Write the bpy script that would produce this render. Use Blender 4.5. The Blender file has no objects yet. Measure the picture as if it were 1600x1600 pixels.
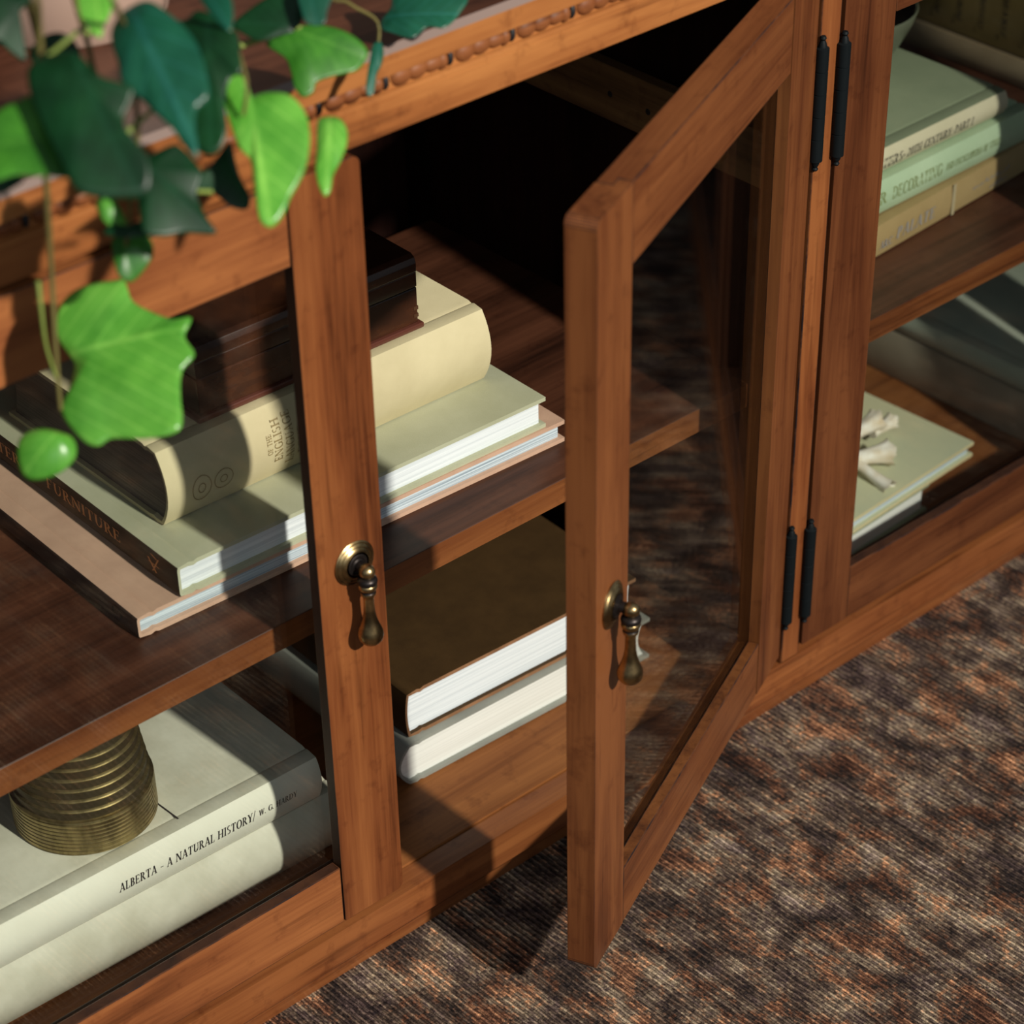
import bpy, bmesh, math, random
from mathutils import Vector, Matrix
random.seed(7)
S = bpy.context.scene
col = S.collection
PI = math.pi

# ------------------------------------------------------------------ camera
CAM = Vector((0.0, -1.0, 1.205))
FPX, PX, PY = 3893.0, 859.0, 1151.0
M = Matrix(((0.73375906, -0.67936486, -0.00781209),
            (0.43132460, 0.45691354, 0.77793901),
            (-0.52493498, -0.57418934, 0.62829122)))
cd = bpy.data.cameras.new('camera')
cam = bpy.data.objects.new('camera', cd)
col.objects.link(cam)
cam.matrix_world = Matrix.Translation(CAM) @ M.transposed().to_4x4()
cd.sensor_width = 36.0
cd.lens = FPX / 1600 * 36
cd.shift_x = (800 - PX) / 1600
cd.shift_y = (PY - 800) / 1600
cd.clip_start = 0.05
cd.dof.use_dof = True
cd.dof.focus_distance = 1.66
cd.dof.aperture_fstop = 7.0
S.camera = cam

# ------------------------------------------------------------------ world, lights, exposure
w = bpy.data.worlds.new('room_light'); S.world = w
w.use_nodes = True
bg = w.node_tree.nodes['Background']
bg.inputs[0].default_value = (0.80, 0.90, 1.0, 1)
bg.inputs[1].default_value = 0.20
def area(name, loc, target, power, sx, sy, color, spread=180):
    l = bpy.data.lights.new(name, 'AREA'); l.shape = 'RECTANGLE'
    l.size = sx; l.size_y = sy; l.energy = power; l.color = color; l.spread = math.radians(spread)
    o = bpy.data.objects.new(name, l); col.objects.link(o)
    o.location = loc
    o.rotation_euler = (Vector(target) - Vector(loc)).to_track_quat('-Z', 'Y').to_euler()
    return o
TGT = Vector((0.80, 0.0, 0.30))
sp = bpy.data.lights.new('window_sun', 'SPOT')
sp.energy = 900; sp.color = (1.0, 0.94, 0.84); sp.shadow_soft_size = 0.07
sp.spot_size = math.radians(34); sp.spot_blend = 1.0
so = bpy.data.objects.new('window_sun', sp); col.objects.link(so)
so.location = (0.86, -3.1, 2.45)
so.rotation_euler = (TGT - so.location).to_track_quat('-Z', 'Y').to_euler()
area('soft_fill', (-1.2, -2.6, 2.1), (0.8, 0.0, 0.4), 15, 1.6, 1.4, (0.86, 0.93, 1.0))  # added unseen fill light from the left, lifts the shade

S.view_settings.view_transform = 'Standard'
S.view_settings.look = 'None'
S.view_settings.gamma = 1
S.view_settings.use_curve_mapping = False
S.view_settings.exposure = 0.0

# ------------------------------------------------------------------ helpers
def ray(x, y):
    return M.transposed() @ Vector(((x - PX) / FPX, -(y - PY) / FPX, -1.0))
def on_y(x, y, Y):
    d = ray(x, y); return CAM + d * ((Y - CAM.y) / d.y)

def link(name, me, parent=None, mats=(), label=None):
    o = bpy.data.objects.new(name, me); col.objects.link(o)
    if parent: o.parent = parent
    for m in mats:
        me.materials.append(m)
    if label: o['label'] = label
    return o
def obj(name, bm, mats, parent=None, smooth=False, label=None, angle=35):
    me = bpy.data.meshes.new(name)
    bmesh.ops.recalc_face_normals(bm, faces=bm.faces)
    if smooth:
        for f in bm.faces: f.smooth = True
        for e in bm.edges:
            if len(e.link_faces) == 2 and e.calc_face_angle(0) > math.radians(angle): e.smooth = False
    bm.to_mesh(me); bm.free()
    if not isinstance(mats, (list, tuple)): mats = [mats]
    return link(name, me, parent, mats, label)
def thing(name, label, cat, loc=(0, 0, 0), rz=0.0, group=None):
    o = bpy.data.objects.new(name, None); col.objects.link(o)
    o.location = loc; o.rotation_euler = (0, 0, rz); o.empty_display_size = 0.02
    o['label'] = label; o['category'] = cat
    if group: o['group'] = group
    return o
def tag(o, label, cat, group=None):
    o['label'] = label; o['category'] = cat
    if group: o['group'] = group
    return o
def prism(bm, pts, axis, a, b, bevel=0.0, mi=0, seg=2, bmi=None):
    """extrude 2D polygon along axis ('x': pts=(y,z); 'y': pts=(x,z); 'z': pts=(x,y))"""
    def P(p, t):
        if axis == 'x': return (t, p[0], p[1])
        if axis == 'y': return (p[0], t, p[1])
        return (p[0], p[1], t)
    va = [bm.verts.new(P(p, a)) for p in pts]; vb = [bm.verts.new(P(p, b)) for p in pts]
    n = len(pts); fs = [bm.faces.new(va), bm.faces.new(vb[::-1])]
    for i in range(n):
        fs.append(bm.faces.new((va[i], va[(i + 1) % n], vb[(i + 1) % n], vb[i])))
    for f in fs: f.material_index = mi
    if bevel > 0:
        es = list({e for f in fs for e in f.edges})
        es = [e for e in es if e.calc_length() > bevel * 2.2]
        bmesh.ops.recalc_face_normals(bm, faces=fs)
        r = bmesh.ops.bevel(bm, geom=es, offset=bevel, segments=seg, affect='EDGES', profile=0.6, clamp_overlap=True)
        for f in r['faces']: f.material_index = mi if bmi is None else bmi
def box(bm, x0, x1, y0, y1, z0, z1, bevel=0.0, mi=0, seg=2, bmi=None):
    prism(bm, [(x0, y0), (x1, y0), (x1, y1), (x0, y1)], 'z', z0, z1, bevel, mi, seg, bmi)
def rrect(x0, x1, z0, z1, rs, n=5):
    """rounded rectangle, rs = radii for (x0z0, x1z0, x1z1, x0z1)"""
    out = []
    for (cx, cz, sx, sz, a0, r) in ((x0, z0, 1, 1, PI, rs[0]), (x1, z0, -1, 1, 1.5 * PI, rs[1]),
                                    (x1, z1, -1, -1, 0, rs[2]), (x0, z1, 1, -1, 0.5 * PI, rs[3])):
        if r <= 0: out.append((cx, cz)); continue
        for i in range(n + 1):
            a = a0 + i / n * PI / 2
            out.append((cx + sx * r + r * math.cos(a), cz + sz * r + r * math.sin(a)))
    return out
def lathe(bm, prof, loc=(0, 0, 0), axis='z', n=40, mi=0):
    rings = []
    for r, h in prof:
        ring = []
        for i in range(n):
            a = 2 * PI * i / n
            c, s = r * math.cos(a), r * math.sin(a)
            p = (c, s, h) if axis == 'z' else (c, -h, s) if axis == 'y' else (h, c, s)
            ring.append(bm.verts.new((p[0] + loc[0], p[1] + loc[1], p[2] + loc[2])))
        rings.append(ring)
    for a, b in zip(rings, rings[1:]):
        for i in range(n):
            f = bm.faces.new((a[i], a[(i + 1) % n], b[(i + 1) % n], b[i])); f.material_index = mi
    for rg in (rings[0], rings[-1]):
        f = bm.faces.new(rg); f.material_index = mi
def ball(bm, c, rx, ry=None, rz=None, mi=0, u=14, v=9):
    ry = ry or rx; rz = rz or rx
    r = bmesh.ops.create_uvsphere(bm, u_segments=u, v_segments=v, radius=1.0)
    for q in r['verts']: q.co = Vector((q.co.x * rx + c[0], q.co.y * ry + c[1], q.co.z * rz + c[2]))
    for f in {f for q in r['verts'] for f in q.link_faces}: f.material_index = mi
def tube(bm, pts, r, n=8, mi=0, cap=True):
    pts = [Vector(p) for p in pts]; rings = []
    rr = r if isinstance(r, (list, tuple)) else [r] * len(pts)
    up = Vector((0.3, 0.2, 1)).normalized()
    for i, p in enumerate(pts):
        d = (pts[min(i + 1, len(pts) - 1)] - pts[max(i - 1, 0)]).normalized()
        s = d.cross(up)
        if s.length < 0.1: s = d.cross(Vector((1, 0, 0)))
        s.normalize(); t = d.cross(s)
        rings.append([bm.verts.new(p + (s * math.cos(2 * PI * k / n) + t * math.sin(2 * PI * k / n)) * rr[i]) for k in range(n)])
    for a, b in zip(rings, rings[1:]):
        for i in range(n):
            f = bm.faces.new((a[i], a[(i + 1) % n], b[(i + 1) % n], b[i])); f.material_index = mi
    if cap: bm.faces.new(rings[0]); bm.faces.new(rings[-1][::-1])
def crom(pts, k=5, closed=False):
    out = []; n = len(pts); P = [Vector(p) for p in pts]
    rng = range(n) if closed else range(n - 1)
    for i in rng:
        if closed: a, b, c, d = P[i - 1], P[i], P[(i + 1) % n], P[(i + 2) % n]
        else: a, b, c, d = P[max(i - 1, 0)], P[i], P[i + 1], P[min(i + 2, n - 1)]
        for j in range(k):
            t = j / k
            out.append(0.5 * ((2 * b) + (c - a) * t + (2 * a - 5 * b + 4 * c - d) * t * t + (3 * b - a - 3 * c + d) * t ** 3))
    if not closed: out.append(P[-1])
    return out

# ------------------------------------------------------------------ materials
def srgb(r, g, b):
    f = lambda c: (c / 255) / 12.92 if c / 255 <= 0.04045 else ((c / 255 + 0.055) / 1.055) ** 2.4
    return (f(r), f(g), f(b), 1)
class NT:
    def __init__(s, name):
        s.m = bpy.data.materials.new(name); s.m.use_nodes = True
        s.t = s.m.node_tree; s.b = s.t.nodes['Principled BSDF']; s.out = s.t.nodes['Material Output']
    def n(s, typ, **kw):
        nd = s.t.nodes.new(typ)
        for k, v in kw.items():
            if k.startswith('i_'):
                key = k[2:]; key = int(key) if key.isdigit() else key.replace('_', ' ')
                nd.inputs[key].default_value = v
            else: setattr(nd, k, v)
        return nd
    def l(s, a, b): s.t.links.new(a, b)
    def coord(s, scale, rnd=True, rot=(0, 0, 0)):
        tc = s.n('ShaderNodeTexCoord'); mp = s.n('ShaderNodeMapping')
        mp.inputs['Scale'].default_value = scale; mp.inputs['Rotation'].default_value = rot
        s.l(tc.outputs['Object'], mp.inputs['Vector'])
        if rnd:
            oi = s.n('ShaderNodeObjectInfo'); mu = s.n('ShaderNodeMath', operation='MULTIPLY', i_1=37.0)
            s.l(oi.outputs['Random'], mu.inputs[0]); s.l(mu.outputs[0], mp.inputs['Location'])
        return mp.outputs[0]
    def noise(s, vec, scale, detail=4, rough=0.55, dist=0.0):
        nd = s.n('ShaderNodeTexNoise'); nd.inputs['Scale'].default_value = scale
        nd.inputs['Detail'].default_value = detail; nd.inputs['Roughness'].default_value = rough
        nd.inputs['Distortion'].default_value = dist
        s.l(vec, nd.inputs['Vector']); return nd.outputs['Fac']
    def ramp(s, fac, stops, interp='LINEAR'):
        r = s.n('ShaderNodeValToRGB'); r.color_ramp.interpolation = interp
        el = r.color_ramp.elements
        el[0].position, el[0].color = stops[0]; el[1].position, el[1].color = stops[-1]
        for p, c in stops[1:-1]:
            e = el.new(p); e.color = c
        s.l(fac, r.inputs['Fac']); return r.outputs['Color']
    def mix(s, fac, a, b, mode='MIX'):
        m = s.n('ShaderNodeMix', data_type='RGBA', blend_type=mode)
        for sock, v in ((m.inputs['Factor'], fac), (m.inputs['A'] if 0 else m.inputs[6], a), (m.inputs[7], b)):
            if isinstance(v, (int, float, tuple)): sock.default_value = v
            else: s.l(v, sock)
        return m.outputs[2]
    def bump(s, h, strength=0.2, dist=0.001):
        b = s.n('ShaderNodeBump'); b.inputs['Strength'].default_value = strength; b.inputs['Distance'].default_value = dist
        s.l(h, b.inputs['Height']); s.l(b.outputs[0], s.b.inputs['Normal'])
    def set(s, **kw):
        for k, v in kw.items():
            s.b.inputs[k.replace('_', ' ')].default_value = v
        return s

def wood(name, axis, cols, rough=0.36, flecks=0.6, spec=0.45):
    m = NT(name)
    sc = {'x': (2.2, 26, 26), 'y': (26, 2.2, 26), 'z': (26, 26, 2.2)}[axis]
    fine = {'x': (10, 320, 320), 'y': (320, 10, 320), 'z': (320, 320, 10)}[axis]
    big = m.noise(m.coord(sc), 1.0, 5, 0.6, 0.6)
    fin = m.noise(m.coord(fine), 1.0, 3, 0.6)
    blot = m.noise(m.coord((9, 9, 9)), 1.0, 3, 0.5)
    a = m.n('ShaderNodeMath', operation='MULTIPLY_ADD', i_1=0.28); m.l(fin, a.inputs[0]); m.l(big, a.inputs[2])
    a2 = m.n('ShaderNodeMath', operation='MULTIPLY_ADD', i_1=0.30); m.l(blot, a2.inputs[0]); m.l(a.outputs[0], a2.inputs[2])
    c = m.ramp(a2.outputs[0], [(0.56, cols[0]), (0.73, cols[1]), (0.94, cols[2])])
    fl = m.noise(m.coord(tuple(v * 0.55 + 3 for v in fine)), 1.0, 2, 0.5)
    fr = m.ramp(fl, [(0.60, (1, 1, 1, 1)), (0.76, (0.30, 0.24, 0.22, 1))])
    st = m.ramp(m.noise(m.coord((55, 55, 55)), 1.0, 4, 0.65), [(0.56, (0, 0, 0, 1)), (0.74, (1, 1, 1, 1))])
    c = m.mix(flecks, c, m.mix(1.0, c, fr, 'MULTIPLY'))
    c = m.mix(st, c, m.mix(1.0, c, (0.66, 0.60, 0.60, 1), 'MULTIPLY'))
    m.l(c, m.b.inputs['Base Color'])
    m.set(Roughness=rough); m.b.inputs['Specular IOR Level'].default_value = spec
    m.bump(fin, 0.12, 0.0006)
    return m.m
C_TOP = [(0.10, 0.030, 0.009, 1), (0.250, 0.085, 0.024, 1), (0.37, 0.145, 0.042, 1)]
C_LIT = [(0.052, 0.013, 0.004, 1), (0.150, 0.044, 0.013, 1), (0.235, 0.080, 0.024, 1)]
C_RED = [(0.026, 0.007, 0.0025, 1), (0.074, 0.0215, 0.0072, 1), (0.125, 0.041, 0.0138, 1)]
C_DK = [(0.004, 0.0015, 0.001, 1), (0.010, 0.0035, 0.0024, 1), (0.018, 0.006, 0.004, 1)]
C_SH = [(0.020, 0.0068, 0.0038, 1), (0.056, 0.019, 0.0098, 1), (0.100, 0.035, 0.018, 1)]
WX, WY, WZ = (wood('wood_grain_' + a, a, C_LIT) for a in 'xyz')
WTX = wood('pale_wood_grain_x', 'x', C_TOP)
C_RAIL = [(0.070, 0.020, 0.0065, 1), (0.195, 0.062, 0.020, 1), (0.30, 0.108, 0.034, 1)]
WLX = wood('light_wood_grain_x', 'x', C_RAIL)
WRX, WRZ = wood('red_wood_grain_x', 'x', C_RED), wood('red_wood_grain_z', 'z', C_RED)
C_MID = [(0.036, 0.0095, 0.003, 1), (0.108, 0.032, 0.010, 1), (0.180, 0.061, 0.019, 1)]
WMX, WMZ = wood('mid_wood_grain_x', 'x', C_MID), wood('mid_wood_grain_z', 'z', C_MID)
WRN = wood('rebate_wood', 'z', [(0.030, 0.009, 0.003, 1), (0.085, 0.027, 0.007, 1), (0.13, 0.045, 0.012, 1)], 0.5, 0.4, 0.2)
WDN = wood('dark_rebate_wood', 'z', [(0.010, 0.004, 0.002, 1), (0.026, 0.009, 0.004, 1), (0.045, 0.016, 0.006, 1)], 0.55, 0.4, 0.2)
WFL = wood('floor_board_wood', 'x', [(0.080, 0.024, 0.007, 1), (0.185, 0.062, 0.018, 1), (0.27, 0.100, 0.030, 1)], 0.5, 0.3, 0.15)
WSH = wood('shelf_wood', 'x', C_SH, 0.42, 0.35, 0.35)
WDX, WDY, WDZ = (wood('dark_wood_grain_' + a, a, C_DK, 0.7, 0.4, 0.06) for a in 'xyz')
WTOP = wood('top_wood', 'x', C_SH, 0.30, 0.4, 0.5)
def plain(name, c, rough=0.5, metal=0.0, spec=0.5):
    m = NT(name).set(Base_Color=c, Roughness=rough, Metallic=metal)
    m.b.inputs['Specular IOR Level'].default_value = spec
    return m.m
def cloth(name, c1, c2, rough=0.75, spec=0.25, weave=True, blot=14):
    m = NT(name)
    v = m.coord((1, 1, 1))
    c = m.ramp(m.noise(v, blot, 5, 0.6), [(0.35, c1), (0.65, c2)])
    m.l(c, m.b.inputs['Base Color']); m.set(Roughness=rough); m.b.inputs['Specular IOR Level'].default_value = spec
    if weave: m.bump(m.noise(v, 900, 2, 0.5), 0.25, 0.0004)
    return m.m
def pages(name, c1, c2, lines=900):
    m = NT(name)
    c = m.ramp(m.noise(m.coord((6, 6, lines)), 1.0, 3, 0.6), [(0.35, c1), (0.6, c2)])
    m.l(c, m.b.inputs['Base Color']); m.set(Roughness=0.7); m.b.inputs['Specular IOR Level'].default_value = 0.2
    m.bump(m.noise(m.coord((3, 3, lines)), 1.0, 2, 0.5), 0.3, 0.0004)
    return m.m
def glaze():
    m = NT('dark_edge_glaze')
    c = m.ramp(m.noise(m.coord((24, 24, 24)), 1.0, 5, 0.7), [(0.40, (0.016, 0.010, 0.010, 1)), (0.60, (0.10, 0.034, 0.012, 1))])
    m.l(c, m.b.inputs['Base Color']); m.set(Roughness=0.34); return m.m
GLAZE = glaze()
BLACK = plain('seam_black', (0.006, 0.005, 0.006, 1), 0.6)
HINGE = NT('blackened_metal').set(Base_Color=(0.004, 0.006, 0.007, 1), Roughness=0.55, Metallic=0.0).m; HINGE.node_tree.nodes['Principled BSDF'].inputs['Specular IOR Level'].default_value = 0.12
def brass():
    m = NT('antique_brass')
    c = m.ramp(m.noise(m.coord((60, 60, 60)), 1.0, 4, 0.6), [(0.36, (0.17, 0.115, 0.055, 1)), (0.62, (0.50, 0.36, 0.17, 1))])
    m.l(c, m.b.inputs['Base Color']); m.set(Metallic=1.0, Roughness=0.31); return m.m
BRASS = brass()
BRASSD = plain('dark_patina', (0.030, 0.024, 0.022, 1), 0.38, 0.8)
def brass2():
    m = NT('ribbed_brass')
    c = m.ramp(m.noise(m.coord((70, 70, 25)), 1.0, 4, 0.65), [(0.35, (0.15, 0.115, 0.050, 1)), (0.65, (0.42, 0.33, 0.15, 1))])
    m.l(c, m.b.inputs['Base Color']); m.set(Metallic=0.9, Roughness=0.36)
    return m.m
BRASSR = brass2()
def glass():
    m = NT('pane_glass'); t = m.t
    t.nodes.remove(m.b)
    tr = m.n('ShaderNodeBsdfTransparent'); tr.inputs[0].default_value = (0.950, 0.968, 0.955, 1)
    gl = m.n('ShaderNodeBsdfGlossy'); gl.inputs['Roughness'].default_value = 0.012
    fr = m.n('ShaderNodeFresnel'); ge = m.n('ShaderNodeNewGeometry')
    mx = m.n('ShaderNodeMix', data_type='FLOAT'); mx.inputs[2].default_value = 1.52; mx.inputs[3].default_value = 1 / 1.52
    m.l(ge.outputs['Backfacing'], mx.inputs[0]); m.l(mx.outputs[0], fr.inputs['IOR'])
    ms = m.n('ShaderNodeMixShader'); m.l(fr.outputs[0], ms.inputs[0]); m.l(tr.outputs[0], ms.inputs[1]); m.l(gl.outputs[0], ms.inputs[2])
    m.l(ms.outputs[0], m.out.inputs['Surface'])
    return m.m
GLASS = glass()
def rugmat():
    m = NT('woven_rug')
    tc = m.n('ShaderNodeTexCoord')
    def mp(s, loc=(0, 0, 0)):
        q = m.n('ShaderNodeMapping'); q.inputs['Scale'].default_value = s; q.inputs['Location'].default_value = loc
        m.l(tc.outputs['Object'], q.inputs['Vector']); return q.outputs[0]
    # woven cells: colour is constant inside each knot, motifs are faded blotches drawn along the threads
    sn = m.n('ShaderNodeVectorMath', operation='SNAP'); sn.inputs[1].default_value = (0.0019, 0.0026, 1.0)
    wv = m.n('ShaderNodeTexNoise'); wv.inputs['Scale'].default_value = 60.0
    m.l(tc.outputs['Object'], wv.inputs['Vector'])
    ad = m.n('ShaderNodeVectorMath', operation='MULTIPLY_ADD'); ad.inputs[1].default_value = (0.0022, 0.0022, 0)
    m.l(wv.outputs['Color'], ad.inputs[0]); m.l(tc.outputs['Object'], ad.inputs[2])
    m.l(ad.outputs[0], sn.inputs[0])
    def mq(sc, loc=(0, 0, 0)):
        q = m.n('ShaderNodeMapping'); q.inputs['Scale'].default_value = sc; q.inputs['Location'].default_value = loc
        m.l(sn.outputs[0], q.inputs['Vector']); return q.outputs[0]
    b1 = m.noise(mq((27, 19, 1)), 1.0, 5, 0.68, 0.4)
    b2 = m.noise(mq((31, 20, 1), (5, 3, 0)), 1.0, 5, 0.70, 0.6)
    thr = m.noise(mq((190, 9, 1)), 1.0, 3, 0.65)
    wn = m.n('ShaderNodeTexWhiteNoise', noise_dimensions='2D'); m.l(sn.outputs[0], wn.inputs['Vector'])
    knot = m.noise(mp((520, 380, 1)), 1.0, 2, 0.7)
    s1 = m.n('ShaderNodeMath', operation='MULTIPLY_ADD', i_1=0.42); m.l(thr, s1.inputs[0]); m.l(b1, s1.inputs[2])
    s2 = m.n('ShaderNodeMath', operation='MULTIPLY_ADD', i_1=0.13); m.l(wn.outputs['Value'], s2.inputs[0]); m.l(s1.outputs[0], s2.inputs[2])
    c = m.ramp(s2.outputs[0], [(0.58, (0.016, 0.013, 0.013, 1)), (0.68, (0.046, 0.034, 0.029, 1)),
                               (0.78, (0.105, 0.080, 0.064, 1)), (0.86, (0.20, 0.165, 0.125, 1)), (0.98, (0.40, 0.34, 0.25, 1))])
    s3 = m.n('ShaderNodeMath', operation='MULTIPLY_ADD', i_1=0.10); m.l(wn.outputs['Value'], s3.inputs[0]); m.l(b2, s3.inputs[2])
    rust = m.ramp(s3.outputs[0], [(0.565, (0, 0, 0, 1)), (0.64, (0.80, 0.80, 0.80, 1))])
    c = m.mix(rust, c, m.mix(1.0, c, (1.55, 0.92, 0.66, 1), 'MULTIPLY'))
    gr = m.ramp(s3.outputs[0], [(0.42, (1, 1, 1, 1)), (0.52, (0, 0, 0, 1))])
    c = m.mix(gr, c, m.mix(1.0, c, (0.92, 0.90, 1.10, 1), 'MULTIPLY'))
    sp3 = m.n('ShaderNodeSeparateXYZ'); m.l(ad.outputs[0], sp3.inputs[0])
    rb = m.n('ShaderNodeMath', operation='MULTIPLY', i_1=2 * PI / 0.0046); m.l(sp3.outputs[0], rb.inputs[0])
    rs = m.n('ShaderNodeMath', operation='SINE'); m.l(rb.outputs[0], rs.inputs[0])
    ribc = m.ramp(rs.outputs[0], [(0.0, (0.42, 0.40, 0.40, 1)), (0.55, (1.1, 1.08, 1.05, 1))])
    c = m.mix(0.85, c, m.mix(1.0, c, ribc, 'MULTIPLY'))
    c = m.mix(1.0, c, (1.66, 1.52, 1.40, 1), 'MULTIPLY')
    dk = m.ramp(knot, [(0.34, (0.35, 0.33, 0.32, 1)), (0.52, (1.05, 1.05, 1.05, 1))])
    c = m.mix(1.0, c, dk, 'MULTIPLY')
    m.l(c, m.b.inputs['Base Color']); m.set(Roughness=0.9); m.b.inputs['Specular IOR Level'].default_value = 0.15
    h = m.n('ShaderNodeMath', operation='MULTIPLY_ADD', i_1=0.8); m.l(knot, h.inputs[0]); m.l(rs.outputs[0], h.inputs[2])
    m.bump(h.outputs[0], 0.8, 0.0022)
    return m.m
RUG = rugmat()

# ------------------------------------------------------------------ setting
bm = bmesh.new(); box(bm, -3, 5, -4.5, 0.62, -0.06, -0.010); f = obj('floor', bm, plain('floor_boards', (0.12, 0.07, 0.04, 1), 0.5)); f['kind'] = 'structure'
bm = bmesh.new(); box(bm, -3, 5, 0.52, 0.62, -0.01, 2.7); f = obj('wall_back', bm, plain('wall_paint', (0.13, 0.105, 0.09, 1), 0.8)); f['kind'] = 'structure'
bm = bmesh.new(); box(bm, -1.5, 3.6, -3.2, 0.45, -0.010, 0.0, 0.003)
tag(obj('rug', bm, RUG), 'faded distressed rug in charcoal, taupe and rust under the wooden sideboard', 'rug')

# ------------------------------------------------------------------ sideboard
X0, X1 = 0.375, 1.961           # outer sides
PL, PR = 1.1545, 1.1738         # centre post
sb = thing('sideboard', 'reddish brown wooden sideboard with glass doors, one door swung open', 'sideboard')
def part(name, bm, mats, smooth=False, label=None):
    return obj(name, bm, mats, sb, smooth, label)
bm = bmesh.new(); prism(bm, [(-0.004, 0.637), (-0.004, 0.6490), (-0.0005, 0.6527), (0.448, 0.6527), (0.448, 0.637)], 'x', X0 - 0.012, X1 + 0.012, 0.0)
bm.normal_update()
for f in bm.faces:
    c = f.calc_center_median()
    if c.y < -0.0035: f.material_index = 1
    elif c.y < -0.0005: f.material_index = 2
part('top_board', bm, [WTOP, WTX, plain('sky_highlight_edge', (0.19, 0.135, 0.115, 1), 0.35)])  # sky highlight along the front arris put into the grey chamfer colour
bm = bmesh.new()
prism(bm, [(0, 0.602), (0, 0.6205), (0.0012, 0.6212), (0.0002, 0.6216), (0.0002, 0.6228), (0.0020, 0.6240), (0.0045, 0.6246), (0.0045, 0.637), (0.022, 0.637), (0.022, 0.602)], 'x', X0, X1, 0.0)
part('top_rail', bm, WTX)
bm = bmesh.new()
P_ = 0.0465; x = X0 + 0.01
while x < 1.94:
    for k in range(3):     # carved leaf-and-bead run
        a = x + 0.004 + k * 0.0115
        ball(bm, (a + 0.005, 0.0045, 0.6304), 0.0076, 0.0040, 0.0060 - 0.0006 * k, u=12, v=7)
    ball(bm, (x + P_ - 0.0085, 0.0040, 0.6304), 0.0040, 0.0040, 0.0054, u=10, v=7)
    ball(bm, (x + P_ - 0.0028, 0.0040, 0.6304), 0.0022, 0.0030, 0.0050, mi=1, u=8, v=6)
    x += P_
part('carved_moulding', bm, [wood('carved_wood', 'x', C_LIT, 0.55, 0.8, 0.3), BLACK], True)
bm = bmesh.new()
prism(bm, [(0.0, 0.0485), (0.0, 0.0200), (0.0012, 0.0185), (0.0035, 0.0165), (0.0060, 0.0120), (0.0080, 0.0), (0.0200, 0.0), (0.0200, 0.0485)], 'x', X0, X1, 0.0)
part('base_rail', bm, WX)
bm = bmesh.new(); box(bm, X0 + 0.01, X1 - 0.01, 0.0206, 0.428, 0.034, 0.0500, 0.0006)
part('bottom_board', bm, WFL)
bm = bmesh.new(); box(bm, PL, PR, 0.0, 0.0195, 0.0492, 0.6015, 0.0010, bmi=1)
part('centre_post', bm, [WZ, GLAZE])
for a, b in ((X0, 0.4035), (1.9325, X1)):
    bm = bmesh.new(); box(bm, a, b, 0.0, 0.0195, 0.0492, 0.6015, 0.0012); part('corner_post', bm, WZ)
for a, b in ((X0, X0 + 0.018), (X1 - 0.018, X1)):
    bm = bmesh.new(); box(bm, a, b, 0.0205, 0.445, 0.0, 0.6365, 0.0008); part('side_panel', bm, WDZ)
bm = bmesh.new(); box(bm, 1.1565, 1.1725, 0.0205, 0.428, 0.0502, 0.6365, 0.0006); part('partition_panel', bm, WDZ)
bm = bmesh.new()
nb = 20
pts = []
xa, xb = X0 + 0.02, X1 - 0.02
for i in range(nb):
    a = xa + (xb - xa) * i / nb; b = xa + (xb - xa) * (i + 1) / nb
    pts += [(a, 0.4310), (a + 0.0015, 0.4290), (b - 0.0015, 0.4290), (b, 0.4310)]
pts += [(xb, 0.438), (xa, 0.438)]
prism(bm, pts, 'z', 0.034, 0.6365)
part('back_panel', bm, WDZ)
bm = bmesh.new(); box(bm, 1.1460, 1.1563, 0.024, 0.420, 0.4350, 0.4760, 0.0012)
part('side_cleat', bm, wood('cleat_wood', 'y', [(0.06, 0.03, 0.01, 1), (0.15, 0.075, 0.028, 1), (0.22, 0.12, 0.045, 1)], 0.6, 0.3, 0.3))
for (yy, zz) in ((0.184, 0.4552), (0.146, 0.4545)):
    bm = bmesh.new()
    lathe(bm, [(0.0001, 0), (0.0022, 0), (0.0024, 0.0002)], (1.1457, yy, zz), 'x', 12)
    part('screw_hole', bm, BLACK)
def shelf(a, b):
    bm = bmesh.new(); prism(bm, [(0.050, 0.2545), (0.050, 0.2735), (0.0504, 0.2740), (0.400, 0.2740), (0.400, 0.2545)], 'x', a, b, 0.0)
    for f in bm.faces:
        if f.calc_center_median().y < 0.0502: f.material_index = 1  # sunlit look of the front edge put into its lighter wood colour
    return part('shelf', bm, [WSH, WX])
shelf(X0 + 0.0185, 1.1563); shelf(1.1728, X1 - 0.0185)

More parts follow.
